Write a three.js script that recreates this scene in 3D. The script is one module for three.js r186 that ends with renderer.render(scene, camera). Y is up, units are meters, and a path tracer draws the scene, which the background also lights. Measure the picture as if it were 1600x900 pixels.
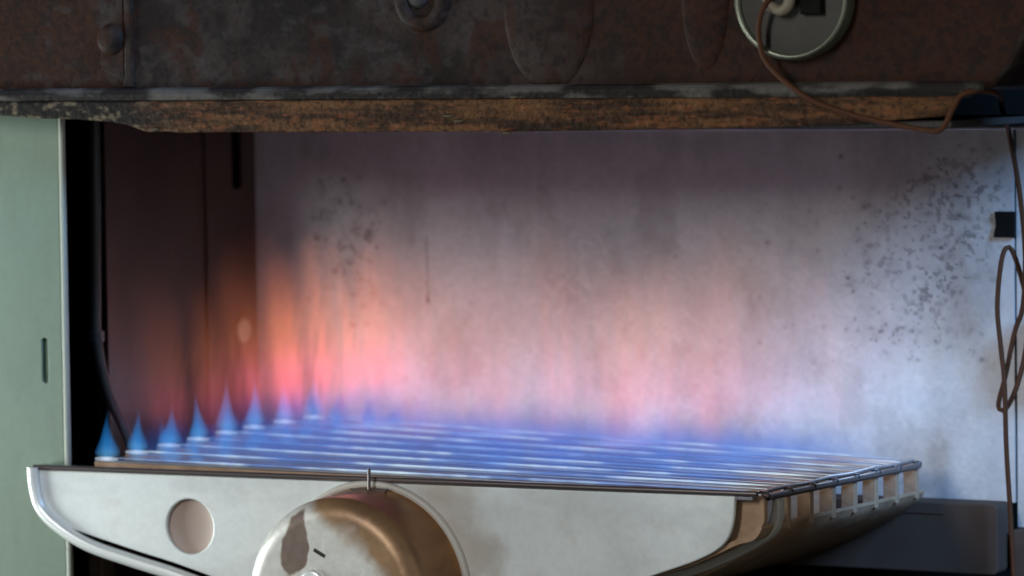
import * as THREE from 'three';
import { mergeGeometries } from 'three/addons/utils/BufferGeometryUtils.js';
import { RoundedBoxGeometry } from 'three/addons/geometries/RoundedBoxGeometry.js';
import { RectAreaLightUniformsLib } from 'three/addons/lights/RectAreaLightUniformsLib.js';

// ---------------------------------------------------------------- camera, light, exposure
const scene = new THREE.Scene();
scene.background = new THREE.Color(0, 0, 0);
const camera = new THREE.PerspectiveCamera(8.231, 16 / 9, 0.05, 20);
camera.position.set(0.8607, 0.1520, 1.2340);
camera.up.set(-0.01617, 0.9982, -0.05781);
camera.lookAt(0.8607 - 0.46866, 0.1520 - 0.05864, 1.2340 - 0.88143);
camera.focus = 1.40; camera.userData.fStop = 11;
scene.add(camera);
const renderer = new THREE.WebGLRenderer({ antialias: true });
renderer.toneMapping = THREE.LinearToneMapping;
renderer.toneMappingExposure = 1;
renderer.shadowMap.enabled = true;
RectAreaLightUniformsLib.init();

function areaLight(name, color, intensity, w, h, pos, target) {
  const l = new THREE.RectAreaLight(color, intensity, w, h);
  l.name = name; l.position.set(...pos); l.lookAt(...target); scene.add(l); return l;
}
// daylight of a window in front of the heater, high and a little to its left
areaLight('window_light', new THREE.Color(0.95, 0.97, 0.97), 29, 0.26, 0.66, [-0.115, 0.68, 1.66], [0.16, 0.06, -0.05]);
// second window, off to the right: its cold light slips past the added blocker sheet and under the end of the hood
areaLight('side_window_light', new THREE.Color(0.27, 0.54, 1.0), 104, 0.30, 0.5, [1.535, 0.86, 0.548], [0.3, 0.05, -0.165]);
// added fill lamp low on the left, brightens the left end of the plate
areaLight('left_fill_light', new THREE.Color(0.92, 1.0, 0.98), 30, 0.2, 0.2, [-0.45, -0.06, 0.16], [0.06, -0.02, 0]);
// pale room behind the photographer
areaLight('room_light', new THREE.Color(1.0, 0.96, 0.92), 0.35, 1.8, 1.2, [0.75, 0.55, 1.75], [0.16, 0.06, -0.1]);

// ---------------------------------------------------------------- helpers (shapes in millimetres)
let seed = 7;
const rnd = () => { seed = (seed * 1664525 + 1013904223) >>> 0; return seed / 4294967296; };
const lerp = THREE.MathUtils.lerp, clamp = THREE.MathUtils.clamp, sstep = THREE.MathUtils.smoothstep;
function hash(x, y, s) { let h = Math.imul(x | 0, 374761393) + Math.imul(y | 0, 668265263) + Math.imul(s | 0, 974634777); h = Math.imul(h ^ (h >>> 13), 1274126177); h ^= h >>> 16; return (h >>> 0) / 4294967296; }
function noise(x, y, s = 0) {
  const xi = Math.floor(x), yi = Math.floor(y); let u = x - xi, v = y - yi; u = u * u * (3 - 2 * u); v = v * v * (3 - 2 * v);
  return lerp(lerp(hash(xi, yi, s), hash(xi + 1, yi, s), u), lerp(hash(xi, yi + 1, s), hash(xi + 1, yi + 1, s), u), v);
}
function fbm(x, y, s = 0, o = 4) { let a = 0.5, t = 0, n = 0; for (let i = 0; i < o; i++) { t += a * noise(x, y, s + i * 17); n += a; a *= 0.5; x *= 2.03; y *= 2.03; } return t / n; }

const used = {};
function numbered(n) { const k = used[n] = (used[n] ?? -1) + 1; return k ? `${n}_${String(k).padStart(3, '0')}` : n; }
function shade(m) { m.castShadow = true; m.receiveShadow = true; return m; }
function part(name, geo, mat, parent) { const m = shade(new THREE.Mesh(geo, mat)); m.name = name; parent.add(m); return m; }
function thing(name, label, category, group) {
  const o = new THREE.Group(); o.name = numbered(name); o.userData = { label, category }; if (group) o.userData.group = group; scene.add(o); return o;
}
function structure(name) { const o = new THREE.Group(); o.name = name; o.userData.kind = 'structure'; scene.add(o); return o; }
const S = 0.001;
function uvXY(g, k = 1000) { const p = g.attributes.position, uv = g.attributes.uv; for (let i = 0; i < p.count; i++) uv.setXY(i, p.getX(i) * k + 0.4 * p.getZ(i) * k, p.getY(i) * k + 0.3 * p.getZ(i) * k); return g; }
const mmG = (g) => g.scale(S, S, S);
function shapeOf(pts, holes = []) {
  const s = new THREE.Shape(pts.map((p) => new THREE.Vector2(...p)));
  for (const h of holes) s.holes.push(new THREE.Path(h.map((p) => new THREE.Vector2(...p))));
  return s;
}
// plate whose front face lies at zf and which reaches back by t
function plate(pts, zf, t, bevel = 0, holes = [], curveSegments = 12) {
  const s = pts.isShape ? pts : shapeOf(pts, holes);
  const g = new THREE.ExtrudeGeometry(s, { depth: t - 2 * bevel, bevelEnabled: bevel > 0, bevelThickness: bevel, bevelSize: bevel, bevelOffset: -bevel, bevelSegments: 2, curveSegments });
  g.translate(0, 0, zf - t + bevel); return mmG(g);
}
const rect = (x0, y0, x1, y1) => [[x0, y0], [x1, y0], [x1, y1], [x0, y1]];
function rrect(x0, y0, x1, y1, r, n = 5) {
  const out = [], c = [[x1 - r, y0 + r, -90], [x1 - r, y1 - r, 0], [x0 + r, y1 - r, 90], [x0 + r, y0 + r, 180]];
  for (const [cx, cy, a] of c) for (let i = 0; i <= n; i++) { const t = (a + 90 * i / n) * Math.PI / 180; out.push([cx + r * Math.cos(t), cy + r * Math.sin(t)]); }
  return out;
}
function circle(cx, cy, r, n = 32) { return Array.from({ length: n }, (_, i) => [cx + r * Math.cos(i / n * 2 * Math.PI), cy + r * Math.sin(i / n * 2 * Math.PI)]); }
function box(x0, y0, z0, x1, y1, z1, r = 0.3) {
  const w = x1 - x0, h = y1 - y0, d = z1 - z0;
  const g = new RoundedBoxGeometry(w, h, d, 2, Math.min(r, w / 2.1, h / 2.1, d / 2.1)); g.translate(x0 + w / 2, y0 + h / 2, z0 + d / 2); return uvXY(mmG(g));
}
function tube(pts, r, seg = 60, rad = 8, tension = 0.5) {
  const c = new THREE.CatmullRomCurve3(pts.map((p) => new THREE.Vector3(...p)), false, 'catmullrom', tension);
  return mmG(new THREE.TubeGeometry(c, seg, r, rad, false));
}
function lathe(pts, n = 48) { return new THREE.LatheGeometry(pts.map((p) => new THREE.Vector2(...p)), n); }
// turned about z, at (cx, cy): profile points are [radius, z]
function turned(pts, cx, cy, n = 48) { const g = lathe(pts, n); g.rotateX(Math.PI / 2); g.translate(cx, cy, 0); return uvXY(mmG(g)); }
// plate standing in the plane x = const: outline in (z, y); outer face at xf, reaching towards -x by t
function sidePlate(pts, xf, t, holes = []) {
  const flip = (a) => a.map(([z, y]) => [-z, y]);
  const g = new THREE.ExtrudeGeometry(shapeOf(flip(pts), holes.map(flip)), { depth: t, bevelEnabled: false });
  g.rotateY(Math.PI / 2); g.translate(xf - t, 0, 0); return mmG(g);
}
function smooth(pts, n = 40, closed = false) { return new THREE.SplineCurve(pts.map((p) => new THREE.Vector2(...p))).getPoints(n).map((p) => [p.x, p.y]); }

// textures: fn(x, y) in millimetres -> [r, g, b] linear
function dataTex(w, h, x0, y0, x1, y1, fn, srgb = true) {
  const d = new Uint8Array(w * h * 4);
  const enc = (c) => 255 * (srgb ? (c <= 0.0031308 ? 12.92 * c : 1.055 * Math.pow(c, 1 / 2.4) - 0.055) : c);
  for (let j = 0; j < h; j++) for (let i = 0; i < w; i++) {
    const c = fn(x0 + (x1 - x0) * (i + 0.5) / w, y0 + (y1 - y0) * (j + 0.5) / h), o = (j * w + i) * 4;
    for (let k = 0; k < 3; k++) d[o + k] = clamp(enc(Array.isArray(c) ? c[k] : c), 0, 255);
    d[o + 3] = 255;
  }
  const t = new THREE.DataTexture(d, w, h); t.magFilter = THREE.LinearFilter; t.minFilter = THREE.LinearMipmapLinearFilter; t.generateMipmaps = true;
  t.wrapS = t.wrapT = THREE.RepeatWrapping; if (srgb) t.colorSpace = THREE.SRGBColorSpace;
  t.repeat.set(1 / (x1 - x0), 1 / (y1 - y0)); t.offset.set(-x0 / (x1 - x0), -y0 / (y1 - y0)); t.needsUpdate = true; return t;   // uv is in millimetres
}
const mix3 = (a, b, t) => [lerp(a[0], b[0], t), lerp(a[1], b[1], t), lerp(a[2], b[2], t)];
const std = (o) => new THREE.MeshPhysicalMaterial(o);
const rgb = (r, g, b) => new THREE.Color().setRGB(r, g, b);

// ---------------------------------------------------------------- materials
// back wall sheet: dull zinc with soft cloudy patches, yellowish bloom and rust pits where the photograph has them
const pits = [];
function addPit(x, y, r, a, e = 1) { pits.push([x, y, r, a, e]); }
for (let i = 0; i < 80; i++) {
  const x = 322 - 66 * Math.pow(rnd(), 0.85), y = 116 - 82 * Math.pow(rnd(), 0.8), k = noise(x * 0.1, y * 0.1, 5);
  if (k > 0.38) addPit(x, y, 0.5 + 1.1 * rnd() * rnd(), 0.3 + 0.5 * rnd(), 0.7 + rnd());
}
for (let i = 0; i < 26; i++) { const t = i / 26; addPit(296 - 22 * t + 5 * (rnd() - 0.5) * 2, 60 - 22 * t + 8 * (rnd() - 0.5), 0.6 + 0.8 * rnd(), 0.3 + 0.35 * rnd(), 0.6 + rnd()); }
for (let i = 0; i < 26; i++) { const x = 22 + 34 * rnd(), y = 104 - 62 * rnd(); addPit(x, y, 0.5 + 0.8 * rnd(), 0.35 + 0.45 * rnd(), 0.7 + 0.6 * rnd()); }
addPit(51.9, 80.4, 1.5, 0.75); addPit(228, 78, 1.1, 0.4); addPit(78.4, 53.5, 1.3, 0.6, 0.6); addPit(268, 92, 1.2, 0.6);
for (let i = 0; i < 46; i++) addPit(205 + 60 * rnd(), 25 + 70 * rnd(), 0.35 + 0.6 * rnd(), 0.12 + 0.22 * rnd());
for (let i = 0; i < 40; i++) addPit(60 + 150 * rnd(), 20 + 90 * rnd(), 0.3 + 0.6 * rnd(), 0.12 + 0.25 * rnd());
for (let i = 0; i < 90; i++) { const x = 322 - 62 * rnd(), y = 112 - 76 * rnd(); if (noise(x * 0.12, y * 0.12, 6) > 0.45) addPit(x, y, 1.0 + 1.6 * rnd(), 0.14 + 0.24 * rnd(), 0.6 + 1.2 * rnd()); }
for (let i = 0; i < 22; i++) addPit(24 + 36 * rnd(), 104 - 60 * rnd(), 1 + 1.3 * rnd(), 0.12 + 0.2 * rnd(), 0.6 + rnd());
const WX0 = -10, WX1 = 350, WY0 = -40, WY1 = 140, WW = 1440, WH = 720;
const pitField = new Float32Array(WW * WH);
for (const [x, y, r, a, e] of pits) {
  const i0 = Math.floor((x - 3 * r - WX0) * 4), i1 = Math.ceil((x + 3 * r - WX0) * 4), j0 = Math.floor((y - 3 * r - WY0) * 4), j1 = Math.ceil((y + 3 * r - WY0) * 4);
  for (let j = Math.max(0, j0); j < Math.min(WH, j1); j++) for (let i = Math.max(0, i0); i < Math.min(WW, i1); i++) {
    const px = WX0 + i / 4, py = WY0 + j / 4, d = Math.hypot((px - x) / e, py - y) / r + 1.1 * (fbm(px * 0.9, py * 0.9, 9, 3) - 0.5);
    pitField[j * WW + i] = Math.max(pitField[j * WW + i], a * (1 - sstep(d, 0.3, 1.1)), 0.3 * a * (1 - sstep(d, 0.9, 2.4)));
  }
}
const pitAt = (x, y) => pitField[clamp(Math.floor((y - WY0) * 4), 0, WH - 1) * WW + clamp(Math.floor((x - WX0) * 4), 0, WW - 1)];
for (let j = 0; j < WH; j++) for (let i = 0; i < WW; i++) {   // flaked patches: two corroded fields of the sheet
  const x = WX0 + i / 4, y = WY0 + j / 4;
  const e1 = Math.hypot((x - 298 - 0.25 * (y - 70)) / 40, (y - 78) / 46), e2 = Math.hypot((x - 40) / 22, (y - 80) / 38);
  if (e1 > 1.4 && e2 > 1.4) continue;
  const in1 = 1 - sstep(e1 + 0.7 * (fbm(x * 0.05, y * 0.05, 301, 3) - 0.5), 0.45, 1.05), in2 = 1 - sstep(e2 + 0.7 * (fbm(x * 0.06, y * 0.06, 303, 3) - 0.5), 0.4, 1.05);
  const n = fbm(x * 0.58, y * 0.58, 305, 4), q = 0.4 + 0.6 * noise(x * 0.15, y * 0.15, 307);
  const v = Math.max(0.62 * q * sstep(n, 0.72 - 0.17 * in1, 0.80 - 0.17 * in1) * in1, 0.6 * q * sstep(n, 0.74 - 0.14 * in2, 0.82 - 0.14 * in2) * in2);
  pitField[j * WW + i] = Math.max(pitField[j * WW + i], v);
}
const wallMap = dataTex(WW, WH, WX0, WY0, WX1, WY1, (x, y) => {
  const cloud = fbm(x * 0.035, y * 0.03, 3, 5), fine = fbm(x * 0.5, y * 0.5, 11, 3), drip = fbm(x * 0.16, y * 0.012, 21, 3), bloom = sstep(fbm(x * 0.06, y * 0.05, 31, 4), 0.5, 0.75);
  let c = mix3([0.37, 0.37, 0.375], [0.54, 0.54, 0.545], clamp(cloud * 1.5 - 0.3, 0, 1));
  c = mix3(c, [0.46, 0.455, 0.44], 0.4 * bloom);
  const k = 0.85 + 0.20 * fine + 0.13 * (drip - 0.5);
  const run = 0.4 * Math.exp(-(((x - 78.5 + 0.6 * (noise(y * 0.3, 1, 2) - 0.5)) / 0.5) ** 2)) * sstep(y, 51, 54) * (1 - sstep(y, 78, 81));
  const warp = 9 * fbm(x * 0.07, y * 0.07, 37, 3), ridge = 1 - Math.abs(2 * fbm(x * 0.09 + warp * 0.18, y * 0.08 - warp * 0.15, 39, 3) - 1);
  c = mix3(c, [0.57, 0.56, 0.54], 0.3 * sstep(ridge, 0.88, 1.0) * sstep(fbm(x * 0.03, y * 0.03, 47, 3), 0.4, 0.6));
  c = mix3(c, [0.26, 0.24, 0.225], 0.38 * sstep(fbm(x * 0.045, y * 0.035, 49, 5), 0.52, 0.72));
  c = c.map((v) => v * k);
  return mix3(c, [0.055, 0.05, 0.055], clamp(pitAt(x, y) + run, 0, 0.85));
});
const wallBump = dataTex(WW, WH, WX0, WY0, WX1, WY1, (x, y) => 0.55 + 0.25 * fbm(x * 0.05, y * 0.02, 41, 3) + 0.12 * (fbm(x * 0.7, y * 0.7, 51, 3) - 0.5) - 0.35 * pitAt(x, y), false);
const M = {};
M.wall = std({ map: wallMap, bumpMap: wallBump, bumpScale: 0.0005, roughness: 0.5, metalness: 0.25 });

// sooted, scaly copper of the hood
const hoodMap = dataTex(1400, 320, -20, 115, 420, 215, (x, y) => {
  const a = fbm(x * 0.05, y * 0.06, 61, 5), b = sstep(fbm(x * 0.09, y * 0.05, 71, 4), 0.47, 0.68), f = fbm(x * 0.8, y * 0.8, 81, 3), g = sstep(fbm(x * 0.12, y * 0.2, 91, 4), 0.58, 0.75);
  let c = mix3([0.017, 0.0105, 0.0085], [0.052, 0.036, 0.032], sstep(a, 0.28, 0.72));
  const east = sstep(x + 90 * (fbm(x * 0.03, y * 0.03, 95, 4) - 0.5), 200, 300), west = 1 - sstep(x + 40 * (fbm(x * 0.05, y * 0.05, 97, 4) - 0.5), 34, 52);      // bare rusty copper at both ends
  c = mix3(c, mix3([0.062, 0.019, 0.007], [0.026, 0.008, 0.003], sstep(f, 0.3, 0.7)), Math.max(0.75 * b, 0.9 * east, 0.85 * west));
  const rough = sstep(fbm(x * 0.35, y * 0.35, 99, 4), 0.52, 0.7);
  c = mix3(c, [0.068, 0.058, 0.053], 0.4 * g * (1 - 0.8 * east)); c = mix3(c, [0.010, 0.007, 0.006], 0.55 * rough);
  return c.map((v) => v * (0.36 + 0.42 * f));
});
const scaleBump = dataTex(512, 512, 0, 0, 60, 60, (x, y) => fbm(x * 0.5, y * 0.5, 101, 5), false);
M.hood = std({ map: hoodMap, bumpMap: scaleBump, bumpScale: 0.0002, roughness: 0.62, specularIntensity: 0.2 });
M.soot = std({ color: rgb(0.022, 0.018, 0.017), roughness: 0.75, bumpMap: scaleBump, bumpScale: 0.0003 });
M.ash = std({ specularIntensity: 0.4, map: dataTex(1024, 64, 0, 120, 400, 145, (x, y) => mix3([0.012, 0.009, 0.008], [0.075, 0.068, 0.060], sstep(fbm(x * 0.07, y * 0.3, 111, 5), 0.42, 0.72)), true), bumpMap: scaleBump, bumpScale: 0.0005, roughness: 0.8 });
const rustMap = dataTex(1600, 128, -20, 110, 420, 145, (x, y) => {
  const a = fbm(x * 0.05, y * 0.45, 121, 5), f = fbm(x * 0.7, y * 1.1, 131, 4), g = sstep(fbm(x * 0.22, y * 0.8, 141, 4), 0.56, 0.74), crust = 1 - sstep(x + 30 * (fbm(x * 0.06, y * 0.3, 143, 4) - 0.5), 55, 85);
  let c = mix3([0.022, 0.010, 0.005], [0.105, 0.048, 0.018], sstep(a, 0.25, 0.75));
  c = mix3(c, [0.20, 0.065, 0.025], 0.4 * g); c = mix3(c, [0.010, 0.006, 0.004], 0.6 * sstep(f, 0.52, 0.72));
  c = mix3(c, mix3([0.012, 0.009, 0.007], [0.11, 0.085, 0.05], sstep(fbm(x * 0.3, y * 0.6, 145, 4), 0.5, 0.7)), crust);
  return c;
});
M.rust = std({ map: rustMap, bumpMap: scaleBump, bumpScale: 0.0008, roughness: 0.75, specularIntensity: 0.3 });
const sideMap = dataTex(512, 512, -180, -60, 20, 140, (x, y) => mix3([0.032, 0.015, 0.011], [0.085, 0.044, 0.033], fbm(x * 0.06, y * 0.02, 151, 5)));
M.side = std({ map: sideMap, roughness: 0.42, metalness: 0.35, bumpMap: scaleBump, bumpScale: 0.0001 });
M.black = std({ color: rgb(0.006, 0.0055, 0.005), roughness: 0.8, specularIntensity: 0.15 });
M.pipe = std({ color: rgb(0.03, 0.035, 0.04), roughness: 0.35, metalness: 0.3 });
const greenMap = dataTex(512, 512, -120, -80, 20, 160, (x, y) => { const a = fbm(x * 0.03, y * 0.02, 161, 4), f = fbm(x * 0.5, y * 0.5, 171, 3); const rub = sstep(fbm(x * 0.25, y * 0.06, 175, 4), 0.58, 0.74); let c = mix3([0.118, 0.172, 0.126], [0.155, 0.214, 0.16], a).map((v) => v * (0.93 + 0.14 * f)); c = mix3(c, [0.115, 0.155, 0.115], 0.3 * rub); return c; });
M.green = std({ map: greenMap, roughness: 0.45 });
M.edge = std({ color: rgb(0.34, 0.37, 0.31), roughness: 0.5 });
const plateMap = dataTex(1400, 320, -10, -75, 310, 10, (x, y) => {
  const a = fbm(x * 0.03, y * 0.05, 181, 4), f = fbm(x * 0.6, y * 0.6, 191, 3), s = sstep(fbm(x * 0.08, y * 0.08, 201, 5), 0.6, 0.8);
  let c = mix3([0.60, 0.645, 0.645], [0.68, 0.715, 0.71], a); c = mix3(c, [0.45, 0.40, 0.33], 0.25 * s);
  const dd = Math.hypot(x - 147, y + 40), brownFringe = (1 - sstep(dd + 26 * (fbm(x * 0.09, y * 0.09, 205, 4) - 0.5), 42, 62)) * sstep(x, 150, 170), wear = sstep(fbm(x * 0.022, y * 0.05, 209, 5), 0.5, 0.66);
  c = mix3(c, [0.30, 0.22, 0.16], 0.6 * brownFringe); c = mix3(c, [0.47, 0.50, 0.50], 0.5 * wear);  // brown fringe right of the round cover, outline broken by noise
  return c.map((v) => v * (0.93 + 0.12 * f));
});
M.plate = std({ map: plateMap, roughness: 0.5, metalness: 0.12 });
M.plateRib = std({ color: rgb(0.42, 0.40, 0.36), roughness: 0.5 });
M.rim = std({ color: rgb(0.72, 0.75, 0.74), roughness: 0.35, metalness: 0.35 });
const brassMap = dataTex(512, 256, -20, -80, 320, 20, (x, y) => mix3([0.22, 0.135, 0.085], [0.46, 0.31, 0.20], fbm(x * 0.15, y * 0.15, 211, 5)));
M.brass = std({ map: brassMap, roughness: 0.6, metalness: 0.1, specularIntensity: 0.4, bumpMap: scaleBump, bumpScale: 0.0002 });
M.steel = std({ color: rgb(0.33, 0.33, 0.36), roughness: 0.32, metalness: 0.8, bumpMap: scaleBump, bumpScale: 0.00008 });
M.darkSteel = std({ color: rgb(0.12, 0.10, 0.10), roughness: 0.35, metalness: 0.6 });
M.cup = std({ color: rgb(0.36, 0.275, 0.235), roughness: 0.55 });
const domeMap = dataTex(512, 512, 105, -80, 190, 0, (x, y) => {   // heat tint and scorching on the cover, print of the stains in the photograph
  const a = fbm(x * 0.09, y * 0.09, 221, 5), r = Math.hypot(x - 147, y + 40), f = fbm(x * 0.5, y * 0.5, 231, 3);
  const silver = [0.66, 0.65, 0.61], tint = mix3([0.19, 0.105, 0.06], [0.36, 0.22, 0.11], a);
  const turn = Math.atan2(y + 40, x - 147);
  let t = sstep(r + 9 * (a - 0.5) + 5 * Math.max(0, Math.cos(turn - 0.75)) - 18 * Math.max(0, Math.cos(turn - 3.0)), 25, 33);
  const patch = 1 - sstep(Math.hypot((x - 131 - 0.2 * (y + 26)) / 6, (y + 25) / 14) + 1.5 * (a - 0.5), 0.75, 1.0);
  t = Math.max(t, 0.92 * patch);
  let c = mix3(silver, patch > 0.5 ? mix3(tint, [0.13, 0.09, 0.08], 0.75) : tint, t);
  const mark = 1 - sstep(Math.abs((x - 142.5) * 0.45 + (y + 22.8) * 0.9) , 0.5, 0.9), ends = 1 - sstep(Math.hypot(x - 142.5, y + 22.8), 2.3, 2.9);
  c = mix3(c, [0.03, 0.03, 0.03], mark * ends);
  return c.map((v) => v * (0.88 + 0.24 * f));
});
M.dome = std({ map: domeMap, roughness: 0.42, metalness: 0.4, bumpMap: scaleBump, bumpScale: 0.00006 });
M.copper = std({ map: dataTex(256, 256, 100, -90, 200, 10, (x, y) => mix3([0.13, 0.055, 0.028], [0.40, 0.20, 0.075], fbm(x * 0.1, y * 0.12, 241, 5))), roughness: 0.34, metalness: 0.55, bumpMap: scaleBump, bumpScale: 0.00008 });
M.wire = std({ color: rgb(0.06, 0.022, 0.009), roughness: 0.6, specularIntensity: 0.3 });
M.flange = std({ color: rgb(0.024, 0.021, 0.016), roughness: 0.55, metalness: 0.4, bumpMap: scaleBump, bumpScale: 0.00004 });
M.flangeRim = std({ color: rgb(0.13, 0.135, 0.10), roughness: 0.35, metalness: 0.6 });
M.ceramic = std({ color: rgb(0.16, 0.13, 0.09), roughness: 0.6 });
M.darkBox = std({ map: dataTex(256, 256, 200, -80, 350, 0, (x, y) => mix3([0.045, 0.030, 0.023], [0.068, 0.047, 0.037], fbm(x * 0.06, y * 0.06, 251, 4))), roughness: 0.7, specularIntensity: 0.25 });
// ---------------------------------------------------------------- the setting: casing behind and beside the burner
const casing = structure('casing_back');
part('rear_sheet', plate(rect(-160, -150, 460, 260), -215, 4), M.black, casing);
part('light_block_sheet', box(-40, -150, -214, -37, 260, -12, 0.4), M.black, casing);  // added black sheet, keeps the left fill from getting behind the casing

const wall = structure('back_wall');
part('sheet', plate(rect(-4, -17.8, 328.2, 122.5), -165, 1.5, 0, [rect(321, 81.5, 327.6, 90.6)]), M.wall, wall);
part('side_return', plate(rect(329.0, -27, 352, 121.5), -165.6, 1.5), M.wall, wall);
part('top_lip', box(-4, 121.2, -168, 350, 122.8, -163.4, 0.5), M.steel, wall);

const side = structure('side_wall');
part('front_panel', sidePlate(rect(-166, -60, -56, 136).map(([a, b]) => [a < -100 ? -127 : a, b]), -2.2, 1.2), M.side, side);
const slot = rrect(-154.5, 98, -147, 130, 2.6).map(([a, b]) => [a, b]);
part('rear_strip', sidePlate(rect(-166.4, -60, -128, 136), -1.6, 1.2, [slot]), M.side, side);
part('fold', box(-4.4, -60, -129, -0.9, 136, -126.8, 0.6), M.side, side);
{ const g = lathe([[0, 0], [4.6, 0], [5.2, 0.8], [4.9, 1.6], [3.6, 2.6], [0, 3.0]], 28); g.rotateZ(-Math.PI / 2); g.translate(-1.6, 40.5, -152); part('rivet', mmG(g), M.brass, side); }
part('slot_light_block', box(-9, -60, -166, -7.5, 136, -58, 0.2), M.black, side);  // added black plate, stops light leaking in through the slot

const green = thing('green_casing', 'pale green painted casing sheet with a short vertical slot', 'casing');
part('sheet', plate(rect(-110, -80, 10.4, 140), -6, 1.4, 0.3, [rrect(1.2, 30.5, 4, 47.5, 1.3)]), M.green, green);
part('folded_edge', box(10.6, -80, -8, 12.6, 140, -5.4, 0.8), M.edge, green);
part('slot_back', box(-1, 28, -9.6, 6, 50, -8.2, 0.2), M.green, green);

const pipe = thing('black_pipe', 'thin black pipe bending in behind the edge of the green panel', 'pipe');
part('tube', tube([[5.5, 150, -38], [5.2, 100, -38], [4.4, 60, -38], [4.6, 44, -38], [8, 24, -40], [15, 6, -43], [24, -20, -46]], 2.1, 60, 10), M.pipe, pipe);
part('collar', mmG(new THREE.CylinderGeometry(3.0, 3.0, 4, 18).translate(4.5, 46, -38)), M.pipe, pipe);
const post = thing('corner_post', 'narrow brown corner post under the white burner plate', 'post');
part('post_body', box(3.4, -90, -40, 9.6, -34, -31, 0.5), std({ color: rgb(0.13, 0.10, 0.075), roughness: 0.6, bumpMap: scaleBump, bumpScale: 0.0005 }), post);

const lower = thing('lower_box', 'dark grey box with a rounded corner under the back wall', 'box');
part('box_body', plate(rrect(200, -43.5, 327, -17.2, 2.5), -150, 14, 0.6), M.darkBox, lower);
part('crease', box(262, -21.5, -150.3, 306, -20.9, -149.6, 0.1), M.darkBox, lower);
const rpost = thing('ledge', 'short grey brown ledge below the pale blue wall strip', 'ledge');
part('ledge_body', box(329, -70, -172, 352, -27.4, -158, 0.5), M.darkBox, rpost);

const blocker = thing('light_blocker', 'added white sheet out of view at right that keeps side light off the burner plate', 'cover');  // added out of view: blocks the side light, bounces some onto the burner end
{ const g = box(0, -200, -4, 490, 350, 4, 2); g.rotateY(-Math.atan2(450, 200)); g.translate(0.455, 0, 0.012); part('sheet', g, std({ color: rgb(0.75, 0.74, 0.70), roughness: 0.6 }), blocker); }

// ---------------------------------------------------------------- hood
const hood = thing('heat_exchanger_hood', 'sooty brown copper hood with a rusty lower rim above the flames', 'hood');
{
  const face = [[-60, 137.6], [382, 137.6], [388, 139], [394, 146], [399, 156], [402, 172], [402, 215], [-60, 215]];
  part('front_face', plate(face, 8, 150, 2), M.hood, hood);
  // ash covered bead between the face and the rim
  const bead = [[-60, 136.2], [378, 135.4], [384, 138], [384, 141], [-60, 141]];
  part('ash_bead', uvXY(plate(bead, 11, 6, 2.4)), M.ash, hood);
  const low = [[-60, 133.5], [-20, 132], [-4, 131], [14, 130], [30, 129.2], [44, 128.2], [52, 127.2], [60, 125.2], [68, 125.6], [76, 124.9], [83, 125.1], [130, 124.8], [210, 124.7], [300, 125.8], [340, 127.2], [372, 129.6]];
  const rim = [...low.map(([x, y]) => [x, y + (x < 90 ? 0.5 * Math.sin(x * 0.9) : 0)]), [376, 136.2], [-60, 136.2]];
  part('rim_band', uvXY(plate(rim, 10.2, 5, 0.9)), M.rust, hood);
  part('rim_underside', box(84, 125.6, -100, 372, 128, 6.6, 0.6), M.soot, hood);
  part('seam_ridge', plate([[49.5, 141], [55, 141], [54.4, 146], [54.2, 215], [50.4, 215], [50.2, 146]], 9.4, 3, 1.2), M.hood, hood);
  part('left_flange', plate([[40, 148], [50, 143], [50, 215], [39, 215]], 8.6, 2, 0.5), M.hood, hood);
  part('bolt', turned([[0, 11.6], [2.6, 11.5], [4.3, 10.9], [5.4, 9.6], [6.2, 8]], 44.5, 158.7, 24), M.hood, hood);
  part('boss_ring', turned([[5.5, 7], [5.5, 9.4], [7, 10.4], [9, 10.4], [10.8, 9.4], [12, 7]], 175, 171, 36), M.hood, hood);
  part('boss_core', turned([[0, 10.2], [2.5, 9.9], [4, 9], [4.6, 7]], 173, 172, 24), M.soot, hood);
  const bulge = uvXY(mmG(new THREE.SphereGeometry(1, 40, 24).scale(17.5, 28, 2.2).translate(224.5, 167, 7.9))); part('pressed_bulge', bulge, M.hood, hood);
  const ridge = uvXY(mmG(new THREE.SphereGeometry(1, 24, 20).scale(9, 26, 1.3).translate(284, 171, 7.8))); part('pressed_rib', ridge, M.hood, hood);
  for (let i = 0; i < 5; i++) part('scale_flake', mmG(new THREE.IcosahedronGeometry(1, 1).scale(1.2 + rnd() * 1.5, 0.5 + rnd() * 0.5, 0.8).translate([190, 186, 209, 212, 64][i], [128.6, 130.4, 124.4, 136.8, 126][i], 10.4)), M.rust, hood);
}
const ign = thing('igniter_flange', 'round metal igniter plate on the brown copper end of the hood', 'igniter');
part('disc', turned([[0, 12.4], [18.8, 12.4], [19.4, 11.8], [19.4, 8]], 317.9, 169, 56), M.flange, ign);
part('raised_rim', turned([[18.4, 12], [18.6, 13.4], [19.6, 14.2], [20.6, 13.4], [20.8, 8]], 317.9, 169, 56), M.flangeRim, ign);
part('terminal', tube([[309, 171, 13], [311, 167, 15], [315, 164.8, 16], [318, 166.5, 16], [319, 172, 15]], 1.9, 30, 8), M.ceramic, ign);
part('electrode_socket', plate(rect(322, 163.5, 329.5, 176), 15.5, 4, 0.6), M.black, ign);
part('screw', turned([[0, 15.5], [2.6, 15.3], [3.4, 14], [3.4, 12]], 314.5, 168.6, 18), M.soot, ign);

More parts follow.
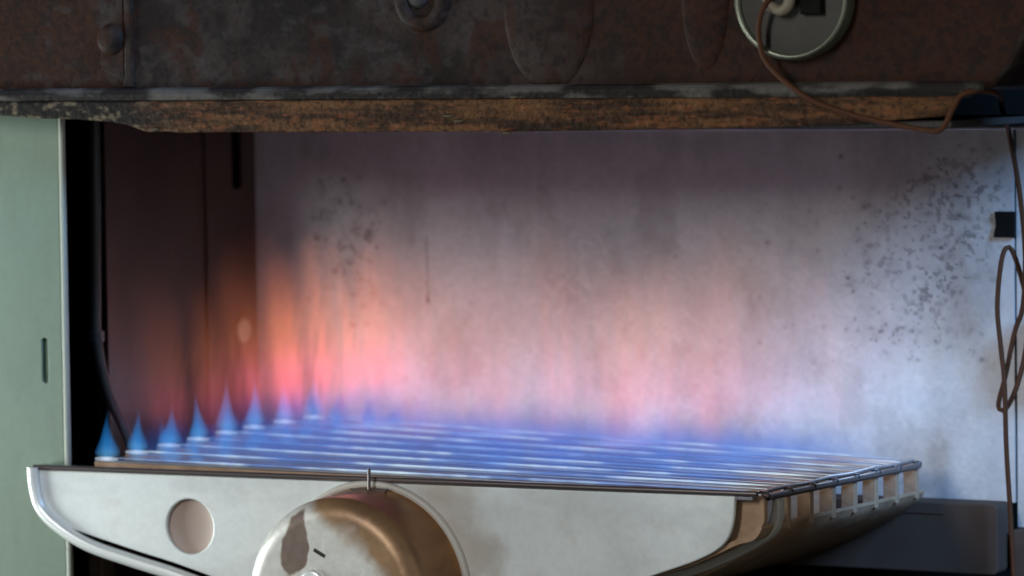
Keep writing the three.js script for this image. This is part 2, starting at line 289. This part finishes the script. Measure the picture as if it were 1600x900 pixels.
const wire = thing('igniter_wire', 'brown insulated wire looping from the igniter plate down past the back wall', 'wire');
part('lead', tube([[313, 170, 16], [310.4, 167, 17.5], [308.1, 160, 17.5], [308.5, 151.5, 16.5], [311.5, 146.1, 16], [318.9, 139.7, 16], [327.6, 134.4, 15.5], [341.3, 129.9, 14.5], [354.9, 126.9, 14], [366.1, 125, 14], [371.6, 125.4, 14], [375.1, 132, 13], [377.8, 136.4, 12], [382, 137.6, 8], [381, 136.6, -10], [371.5, 134, -40], [356.5, 130.5, -80], [344.5, 126, -115], [337.2, 118.8, -138], [339.3, 99, -142], [340.6, 76, -144], [339.2, 57, -145], [336, 47.5, -145], [332.2, 31, -145], [329.6, 21.5, -145], [330.2, 18.6, -145], [332.6, 19.5, -145], [335.9, 26.4, -146], [338.6, 38.2, -148], [339.6, 52, -150], [338.4, 64, -148], [335.4, 76, -146], [333.5, 78.6, -144], [332, 73, -142], [330.8, 57, -141], [332, 42.7, -141], [333.4, 28.7, -141], [334, 5.2, -141], [335.4, -18.4, -141], [336.8, -48, -141], [337, -70, -141]], 0.95, 420, 8), M.wire, wire);
const clamp1 = thing('cable_clamp', 'black cable clamp holding the wire loop at the edge of the wall', 'clamp');
part('clamp_body', plate([[337.5, 31], [352, 30], [352, 56], [340.5, 56], [337.6, 47]], -151, 12, 1.2), M.black, clamp1);
const clip = thing('wall_clip', 'small square black clip in a cutout of the wall', 'clip');
part('clip_body', plate([[320.6, 81.2], [329, 81.2], [329, 90.8], [321.2, 90.8], [321.4, 88], [322.6, 86.6], [321.4, 85]], -163.2, 5, 0.4), M.black, clip);
// ---------------------------------------------------------------- burner
const burner = thing('gas_burner', 'long bladed gas burner with a white front plate and slotted brown end', 'burner');
const leftCurve = [[0, -1.4], [0.5, -8], [2.4, -15.1], [6, -19.6], [10.9, -23.1], [18, -27], [27.9, -30.7], [46, -35], [64.4, -39.2], [100, -49], [150, -64]];
const rightCurve = [[150, -64], [200, -50], [236, -37.5], [258, -28.8], [272, -23.8], [281, -19.6], [286.2, -15.2], [288.6, -9.5], [289.4, -3]];
{
  const left = smooth(leftCurve.map(([x, y]) => [x + 1.6, Math.min(-1.5, y + 1.4 + 3.0 * sstep(x, 8, 26))]), 44), right = smooth(rightCurve, 30).slice(1);
  const outline = [...left, ...right, [289.6, 0.3], [150, -0.6]];
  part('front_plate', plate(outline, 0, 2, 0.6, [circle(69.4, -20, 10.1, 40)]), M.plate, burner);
  const l3 = smooth(leftCurve, 60).map(([x, y]) => [x + 0.9, y + 0.8, 0.6]);
  part('rolled_border', tube(l3, 2.5, 90, 10), M.rim, burner);
  const cupP = []; for (let i = 0; i <= 10; i++) { const a = i / 10 * Math.PI / 2; cupP.push([10.9 * Math.sin(a), -1.0 - 2.4 * Math.cos(a)]); }
  part('hole_cup', turned(cupP, 69.4, -20, 40), M.cup, burner);
  part('top_lip', tube([[1, -0.6, 0.2], [80, 0.0, 0.4], [160, 0.6, 0.5], [240, 1.0, 0.5], [298, 1.3, 0.2]], 1.0, 60, 10), M.darkSteel, burner);
  part('lip_flange', box(2, -1.2, -5, 296, 0.2, -0.4, 0.3), M.steel, burner);
  // bracket of the pilot above the round cover
  part('clip_plate', plate([[140, -2.6], [156, -2.2], [152.6, -5.6], [152, -9], [145, -9], [144.4, -5.6]], 4.6, 1.2, 0.3), M.darkSteel, burner);
  part('clip_pin', tube([[148.4, -8, 5], [148.4, 4.8, 4.6]], 0.6, 8, 8), M.darkSteel, burner);
}
const LX = [28.9, 29.2, 30.6, 31.1, 31.4, 31.7, 33.4, 35.1], LY = [2.2, 2.8, 3.6, 4.2, 4.9, 5.3, 5.7, 5.8], RX = LX.map((_, i) => 298.5 - 0.22 * i), RY = LX.map((_, i) => 0.4 - 0.41 * i);
const rowZ = (i) => -6 - 20 * i;
for (let i = 0; i < 8; i++) {
  const xl = LX[i] - 4, xr = RX[i], yl = LY[i], yr = RY[i], z = rowZ(i), yAt = (x) => lerp(yl, yr, (x - xl) / (xr - xl));
  // upper wall of the blade: a window near its right end leaves a post and a top bar
  const blade = new THREE.Group(); blade.name = 'burner_blade'; burner.add(blade);
  // the wall ends in an open window; a top bar and a post close it
  part('blade_wall', plate(i === 0 ? [[xl, yl - 18], [60 + xl, -25], [xr - 52, yr - 25], [xr - 20, yr - 21.5], [xr - 8, yr - 17.5], [xr - 2, yr - 13], [xr, yr - 9], [xr, yr - 0.3], [xl, yl - 0.3]] : [[xl, yAt(xl) - 18], [60 + xl, -25], [xr - 52, yr - 25], [xr - 38, yr - 20], [xr - 38, yr - 2.6], [xr - 5.2, yr - 2.6], [xr - 5.2, yr - 13], [xr, yr - 13], [xr, yr - 0.3], [xl, yl - 0.3]], z + 1.6, 3.2, 0.3), M.brass, blade);
  part('port_strip', tube([[xl, yl - 0.2, z], [lerp(xl, xr, 0.5), lerp(yl, yr, 0.5) + 0.1, z], [xr - 1, yr - 0.2, z]], 0.8, 30, 8), M.steel, blade);
  const dl = [[xl, yl - 14], [xl + 6, yl - 22], [xl + 22, yl - 30], [60 + xl, -42], [149, -63]], lo = smooth(dl, 20), li = lo.map(([x, y]) => [x + 1, y + 1.5]).reverse();
  part('left_skin', plate([...lo, ...li], i ? z + 13 : -8, i ? 19.8 : 5.2), M.brass, blade);
  if (i < 7) part('bridge_wire', tube([[xl + 3, lerp(yl, LY[i + 1], 0.5) - 0.1, z - 10], [lerp(xl, xr, 0.5), lerp(lerp(yl, yr, 0.5), lerp(LY[i + 1], RY[i + 1], 0.5), 0.5) + 0.2, z - 10], [xr - 2, lerp(yr, RY[i + 1], 0.5) - 0.1, z - 10]], 0.42, 30, 6), M.steel, blade);
  part('end_cap', mmG(new THREE.SphereGeometry(1.7, 12, 8).scale(1, 0.8, 1).translate(xr, yr - 0.2, z)), M.darkSteel, blade);
}
{ // one curved sheet closes the slotted end from below; a thinner one lies behind the plate
  const skin = (k, z0, t) => {
    const xr = RX[0], yr = RY[0], dr = [[150, -64 * k], [xr - 100, yr - 52 * k], [xr - 70, yr - 44 * k], [xr - 35, yr - 32.5 * k], [xr - 22, yr - 27 * k], [xr - 10, yr - 20.4 * k], [xr - 3.2, yr - 15.4], [xr - 0.2, yr - 11.5]];
    const outer = smooth(dr, 34), inner = outer.map(([x, y]) => [x - 1.3, y + 1.4]).reverse(), g = plate([...outer, [xr - 0.2, yr - 10.4], ...inner.slice(1)], z0, t), p = g.attributes.position;
    for (let i = 0; i < p.count; i++) { const q = (-6 - p.getZ(i) * 1000) / 20; p.setX(i, p.getX(i) - 0.00022 * q * clamp((p.getX(i) - 0.15) / 0.12, 0, 1)); p.setY(i, p.getY(i) - 0.00041 * q); }
    g.computeVertexNormals(); return g;
  };
  part('end_skin', skin(1, -18.4, 135), M.brass, burner);
  part('plate_flange', skin(0.86, -2.4, 10.8), M.brass, burner);
}
{ // pale rib and top rail along the slotted end
  const xr = 300.2, dr = [[170, -56], [xr - 70, -40.5], [xr - 35, -30.4], [xr - 22, -25.4], [xr - 10, -19.4], [xr - 3, -14.4], [xr - 0.4, -9], [xr, -2.5]];
  const s = smooth(dr, 30), off = s.map(([x, y]) => [x - 3, y + 2.6]).reverse();
  part('pale_rib', plate([...s, ...off], -13.2, 5.2, 0.8), M.plateRib, burner);
  const rail = []; for (let i = 0; i < 8; i++) rail.push([RX[i] + 0.3, RY[i] - 0.9, rowZ(i)]);
  part('end_rail', tube(rail, 1.25, 40, 8), M.darkSteel, burner);
  part('end_rail_wire', tube(rail.map(([x, y, z], i) => [x - 2.2, y + 1.5 + (i % 2) * 0.4, z]), 0.8, 40, 6), M.steel, burner);
}

const cover = thing('round_gas_cover', 'round heat stained copper and silver gas cover on the white plate', 'cover');
{
  const cx = 147, cy = -40;
    const prof = []; for (let i = 0; i <= 10; i++) { const a = i / 10 * Math.PI / 2; prof.push([29.5 + 7 * Math.sin(a), 23 + 7 * Math.cos(a)]); }
  const faceP = [[0, 30], [20, 30.1], ...prof];
  const fg = turned(faceP, cx, cy, 72);
  { const p = fg.attributes.position, uv = fg.attributes.uv; for (let i = 0; i < p.count; i++) uv.setXY(i, p.getX(i) * 1000, p.getY(i) * 1000); }
  part('front_face', fg, M.dome, cover);
  const wallG = turned([[36.5, 23], [36.9, 12], [37.2, 5], [37.8, 1.6], [39.2, 0.9]], cx, cy, 72);
  
  part('side_band', wallG, M.copper, cover);
  part('base_ring', turned([[37.4, 0.4], [37.6, 1.6], [39, 2.0], [40, 1.5], [40.2, 0], [40.2, -0.5]], cx, cy, 72), M.plateRib, cover);
  part('screw', turned([[0, 31.6], [3.6, 31.4], [4.8, 30.8], [5, 29.6]], 139.5, -33.5, 24), M.rim, cover);
}

// ---------------------------------------------------------------- flames: one per burner blade
const flameMat = new THREE.MeshBasicMaterial({ name: 'flame', vertexColors: true, transparent: true, opacity: 0.29, side: THREE.DoubleSide, depthWrite: false });
const tailMat = new THREE.MeshBasicMaterial({ name: 'flame_tail', vertexColors: true, transparent: true, opacity: 0.29, side: THREE.DoubleSide, depthWrite: false });
function rgba(g, fn) {
  const p = g.attributes.position, a = new Float32Array(p.count * 4);
  for (let i = 0; i < p.count; i++) { const c = fn(p.getX(i), p.getY(i), p.getZ(i)); for (let k = 0; k < 4; k++) a[i * 4 + k] = c[k]; }
  g.setAttribute('color', new THREE.BufferAttribute(a, 4)); return g;
}
function tongueGeo(h, r, strength, lean, s, shells) {
  const prof = [[0.35, 0], [0.85, 0.06], [1, 0.15], [0.9, 0.28], [0.66, 0.45], [0.45, 0.62], [0.26, 0.8], [0.04, 1]], out = [];
  for (let q = 0; q < shells; q++) {
    const k = 1 - 0.86 * q / shells, hk = h * (0.62 + 0.38 * (q + 1) / shells);
    const g = lathe(prof.map(([a, b]) => [a * r * k, b * hk]), 12), p = g.attributes.position;
    for (let i = 0; i < p.count; i++) { const t = p.getY(i) / h; p.setX(i, p.getX(i) + lean * t * t * h + 0.9 * Math.sin(t * 5 + s) * t); p.setZ(i, p.getZ(i) * 0.8); }
    rgba(g, (x, y) => { const t = clamp(y / hk, 0, 1); return [...mix3([0.16, 0.52, 0.95], [0.03, 0.29, 0.82], sstep(t, 0, 0.35)).map((v) => v * strength), 0.5 / Math.pow(shells, 0.85) * Math.pow(1 - t, 1.1) * (0.55 + 0.45 * sstep(t, 0.02, 0.2))]; });
    out.push(g);
  }
  return mmG(mergeGeometries(out));
}
const tongues = []; for (let k = 0; k < 6; k++) tongues.push(tongueGeo(11 + 7 * rnd(), 3.4 + 1.2 * rnd(), 1.2, (rnd() - 0.5) * 0.25, k, 2));
const endTongue = Array.from({ length: 8 }, (_, k) => tongueGeo(17 + 9 * rnd(), 3.8 + 1.6 * rnd(), 2.2, (rnd() - 0.5) * 0.34, 2 + 2 * k, 5));
const rootGeo = mmG(mergeGeometries([1, 0.72, 0.45].map((k) => rgba(new THREE.SphereGeometry(1, 18, 10).scale(5.2 * k * k, 0.85 * k, 1.6 * k), () => [0.85, 1.0, 1.2, 0.62]))));
// low glowing sheet along the ports of one blade
function baseSheet(xl, yl, xr, yr, z, s) {
  const g = new THREE.CylinderGeometry(1, 1, 1, 8, 200, true); g.rotateZ(Math.PI / 2); const p = g.attributes.position;
  for (let i = 0; i < p.count; i++) { const u = p.getX(i) + 0.5, x = lerp(xl, xr, u); p.setXYZ(i, x, lerp(yl, yr, u) + 1.25 + p.getY(i) * (0.24 + 0.2 * noise(x * 0.2, s, 3)), z + 0.4 + p.getZ(i) * 0.9); }
  rgba(g, (x) => { const n = sstep(fbm(x * 0.05, s * 3.7, 77, 3), 0.35, 0.7), e = sstep(x, xl, xl + 12) * (1 - sstep(x, xr - 20, xr - 2)); return [0.30 + 0.45 * n, 0.52 + 0.42 * n, 1.05, (0.55 + 1.15 * n) * e]; });
  return mmG(g);
}
// blue flame front along one blade: a closed wavy envelope
function flameSheet(xl, yl, xr, yr, z, s) {
  const NX = 180, NY = 8, parts = [];
  for (const sgn of [1]) {
    const g = new THREE.PlaneGeometry(1, 1, NX, NY), p = g.attributes.position, col = new Float32Array(p.count * 4);
    for (let i = 0; i < p.count; i++) {
      const u = p.getX(i) + 0.5, t = p.getY(i) + 0.5, x = lerp(xl + 8, xr - 3, u), H = 6.5 + 11 * fbm(x * 0.16, s * 3.1, 43, 3);
      const w = 2.6 * Math.pow(Math.max(0, 1 - t), 0.7) * Math.pow(Math.max(0, Math.sin(Math.PI * u)), 0.3);
      p.setXYZ(i, x, lerp(yl, yr, (x - xl) / (xr - xl)) + 1 + H * t, z + 1.2 * w * (noise(x * 0.25, s * 2.3, 63) - 0.5) * 2);
      const e = sstep(u, 0, 0.06) * (1 - sstep(u, 0.85, 1)), n = 0.5 + fbm(x * 0.12, s * 9.1, 53, 3), c = mix3([0.09, 0.30, 0.98], [0.06, 0.17, 0.90], t);
      for (let k = 0; k < 3; k++) col[i * 4 + k] = 0.9 * c[k];
      col[i * 4 + 3] = 0.8 * n * e * Math.pow(1 - t, 0.8);
    }
    g.setAttribute('color', new THREE.BufferAttribute(col, 4)); parts.push(g);
  }
  return mmG(mergeGeometries(parts));
}
// faint hot gas above one blade: a closed wavy envelope
function tailSheet(xl, yl, xr, yr, z, s, gain) {
  const NX = 110, NY = 22, parts = [];
  for (const sgn of [1, -1]) {
    const g = new THREE.PlaneGeometry(1, 1, NX, NY), p = g.attributes.position, col = new Float32Array(p.count * 4);
    for (let i = 0; i < p.count; i++) {
      const u = p.getX(i) + 0.5, t = p.getY(i) + 0.5, x0 = lerp(xl - 15, xr - 4, u);
      const H = (78 + 24 * (fbm(x0 * 0.045, s * 5.1, 13, 3) - 0.5) * 2) * (0.8 + 0.2 * sstep(u, 0, 0.2));
      const drift = (fbm(x0 * 0.03, s * 2 + t * 1.2, 23, 2) - 0.5) * 14 * t + 3 * t;
      const w = 8 * Math.pow(Math.sin(Math.PI * clamp(t, 0, 1)), 0.6) * (0.6 + 0.4 * Math.sin(Math.PI * u)) * Math.sqrt(Math.max(0, Math.sin(Math.PI * u)));
      p.setXYZ(i, x0 + drift, lerp(yl, yr, u) + 3 + H * t, z + sgn * (w + 0.02));
      const streak = 0.1 + 1.8 * Math.pow(fbm(x0 * 0.2 + 2.2 * t, s * 7.3 + t * 0.4, 33, 3) * 1.3, 2.2), edge = sstep(u, 0, 0.19) * (1 - sstep(u, 0.8, 1.0));
      const a = sstep(t, 0.02, 0.3) * Math.pow(1 - t, 1.25);
      let c = mix3([0.55, 0.25, 0.95], [1.0, 0.20, 0.26], sstep(t, 0.06, 0.22)); c = mix3(c, [1.0, 0.27, 0.13], sstep(t, 0.22, 0.55));
      const left = 1 + 5.2 * (1 - sstep(u, 0.1, 0.27)) * gain;
      for (let k = 0; k < 3; k++) col[i * 4 + k] = 3.4 * c[k];
      col[i * 4 + 3] = 0.085 * a * streak * edge * left;
    }
    g.setAttribute('color', new THREE.BufferAttribute(col, 4)); parts.push(g);
  }
  return mmG(mergeGeometries(parts));
}
const order = ['first', 'second', 'third', 'fourth', 'fifth', 'sixth', 'seventh', 'eighth'];
for (let i = 0; i < 8; i++) {
  const f = thing('burner_flame', `row of blue gas flames on the ${order[i]} burner blade behind the white plate`, 'flame', 'flames on the burner blades');
  const xl = LX[i], xr = RX[i], yl = LY[i], yr = RY[i], z = rowZ(i);
  f.position.set(0, 0, 0);
  const e = part('flame_tongue', endTongue[i], flameMat, f); e.position.set((xl + 1) * S, (yl + 0.9) * S, z * S);
  const r = part('flame_root', rootGeo, flameMat, f); r.position.set((xl + 2.5) * S, (yl + 1.1) * S, (z + 3) * S);
  for (let k = 0, x = xl + 12 + 3 * rnd(); k < 3; k++, x += 11 + 4 * rnd()) {
    const u = (x - xl) / (xr - xl), m = part('flame_tongue', tongues[Math.floor(rnd() * 6)], flameMat, f);
    m.position.set(x * S, (lerp(yl, yr, u) + 0.9) * S, z * S); m.scale.set(0.9 + 0.3 * rnd(), (1.0 - 0.2 * k) * (0.9 + 0.2 * rnd()), 1);
  }
  part('flame_front', flameSheet(xl, yl, xr, yr, z, i + 1), flameMat, f);
  part('flame_base', baseSheet(xl, yl, xr, yr, z, i + 1), flameMat, f);
  if (i % 2) part('flame_tail', tailSheet(xl, yl, xr, yr, z, i + 1, [0, 0.15, 0, 0.35, 0, 1, 0, 1.1][i]), tailMat, f);
}
for (const o of scene.children) if (o.name.startsWith('burner_flame')) o.traverse((m) => { if (m.isMesh) { m.castShadow = false; } });
// the light those flames give
for (let k = 0; k < 3; k++) {
  const a = new THREE.PointLight(rgb(1, 0.40, 0.24), 0.0011); a.name = numbered('flame_glow'); a.position.set(0.07 + 0.09 * k, 0.035, -0.11); a.shadow.radius = 0.5; a.castShadow = true; scene.add(a);
}
for (let k = 0; k < 5; k++) {
  const b = new THREE.PointLight(rgb(0.40, 0.64, 1), 0.0018); b.name = numbered('blue_flame_glow'); b.position.set(0.06 + 0.055 * k, 0.016, -0.132); b.shadow.radius = 0.6; b.castShadow = true; scene.add(b);
}
renderer.render(scene, camera);
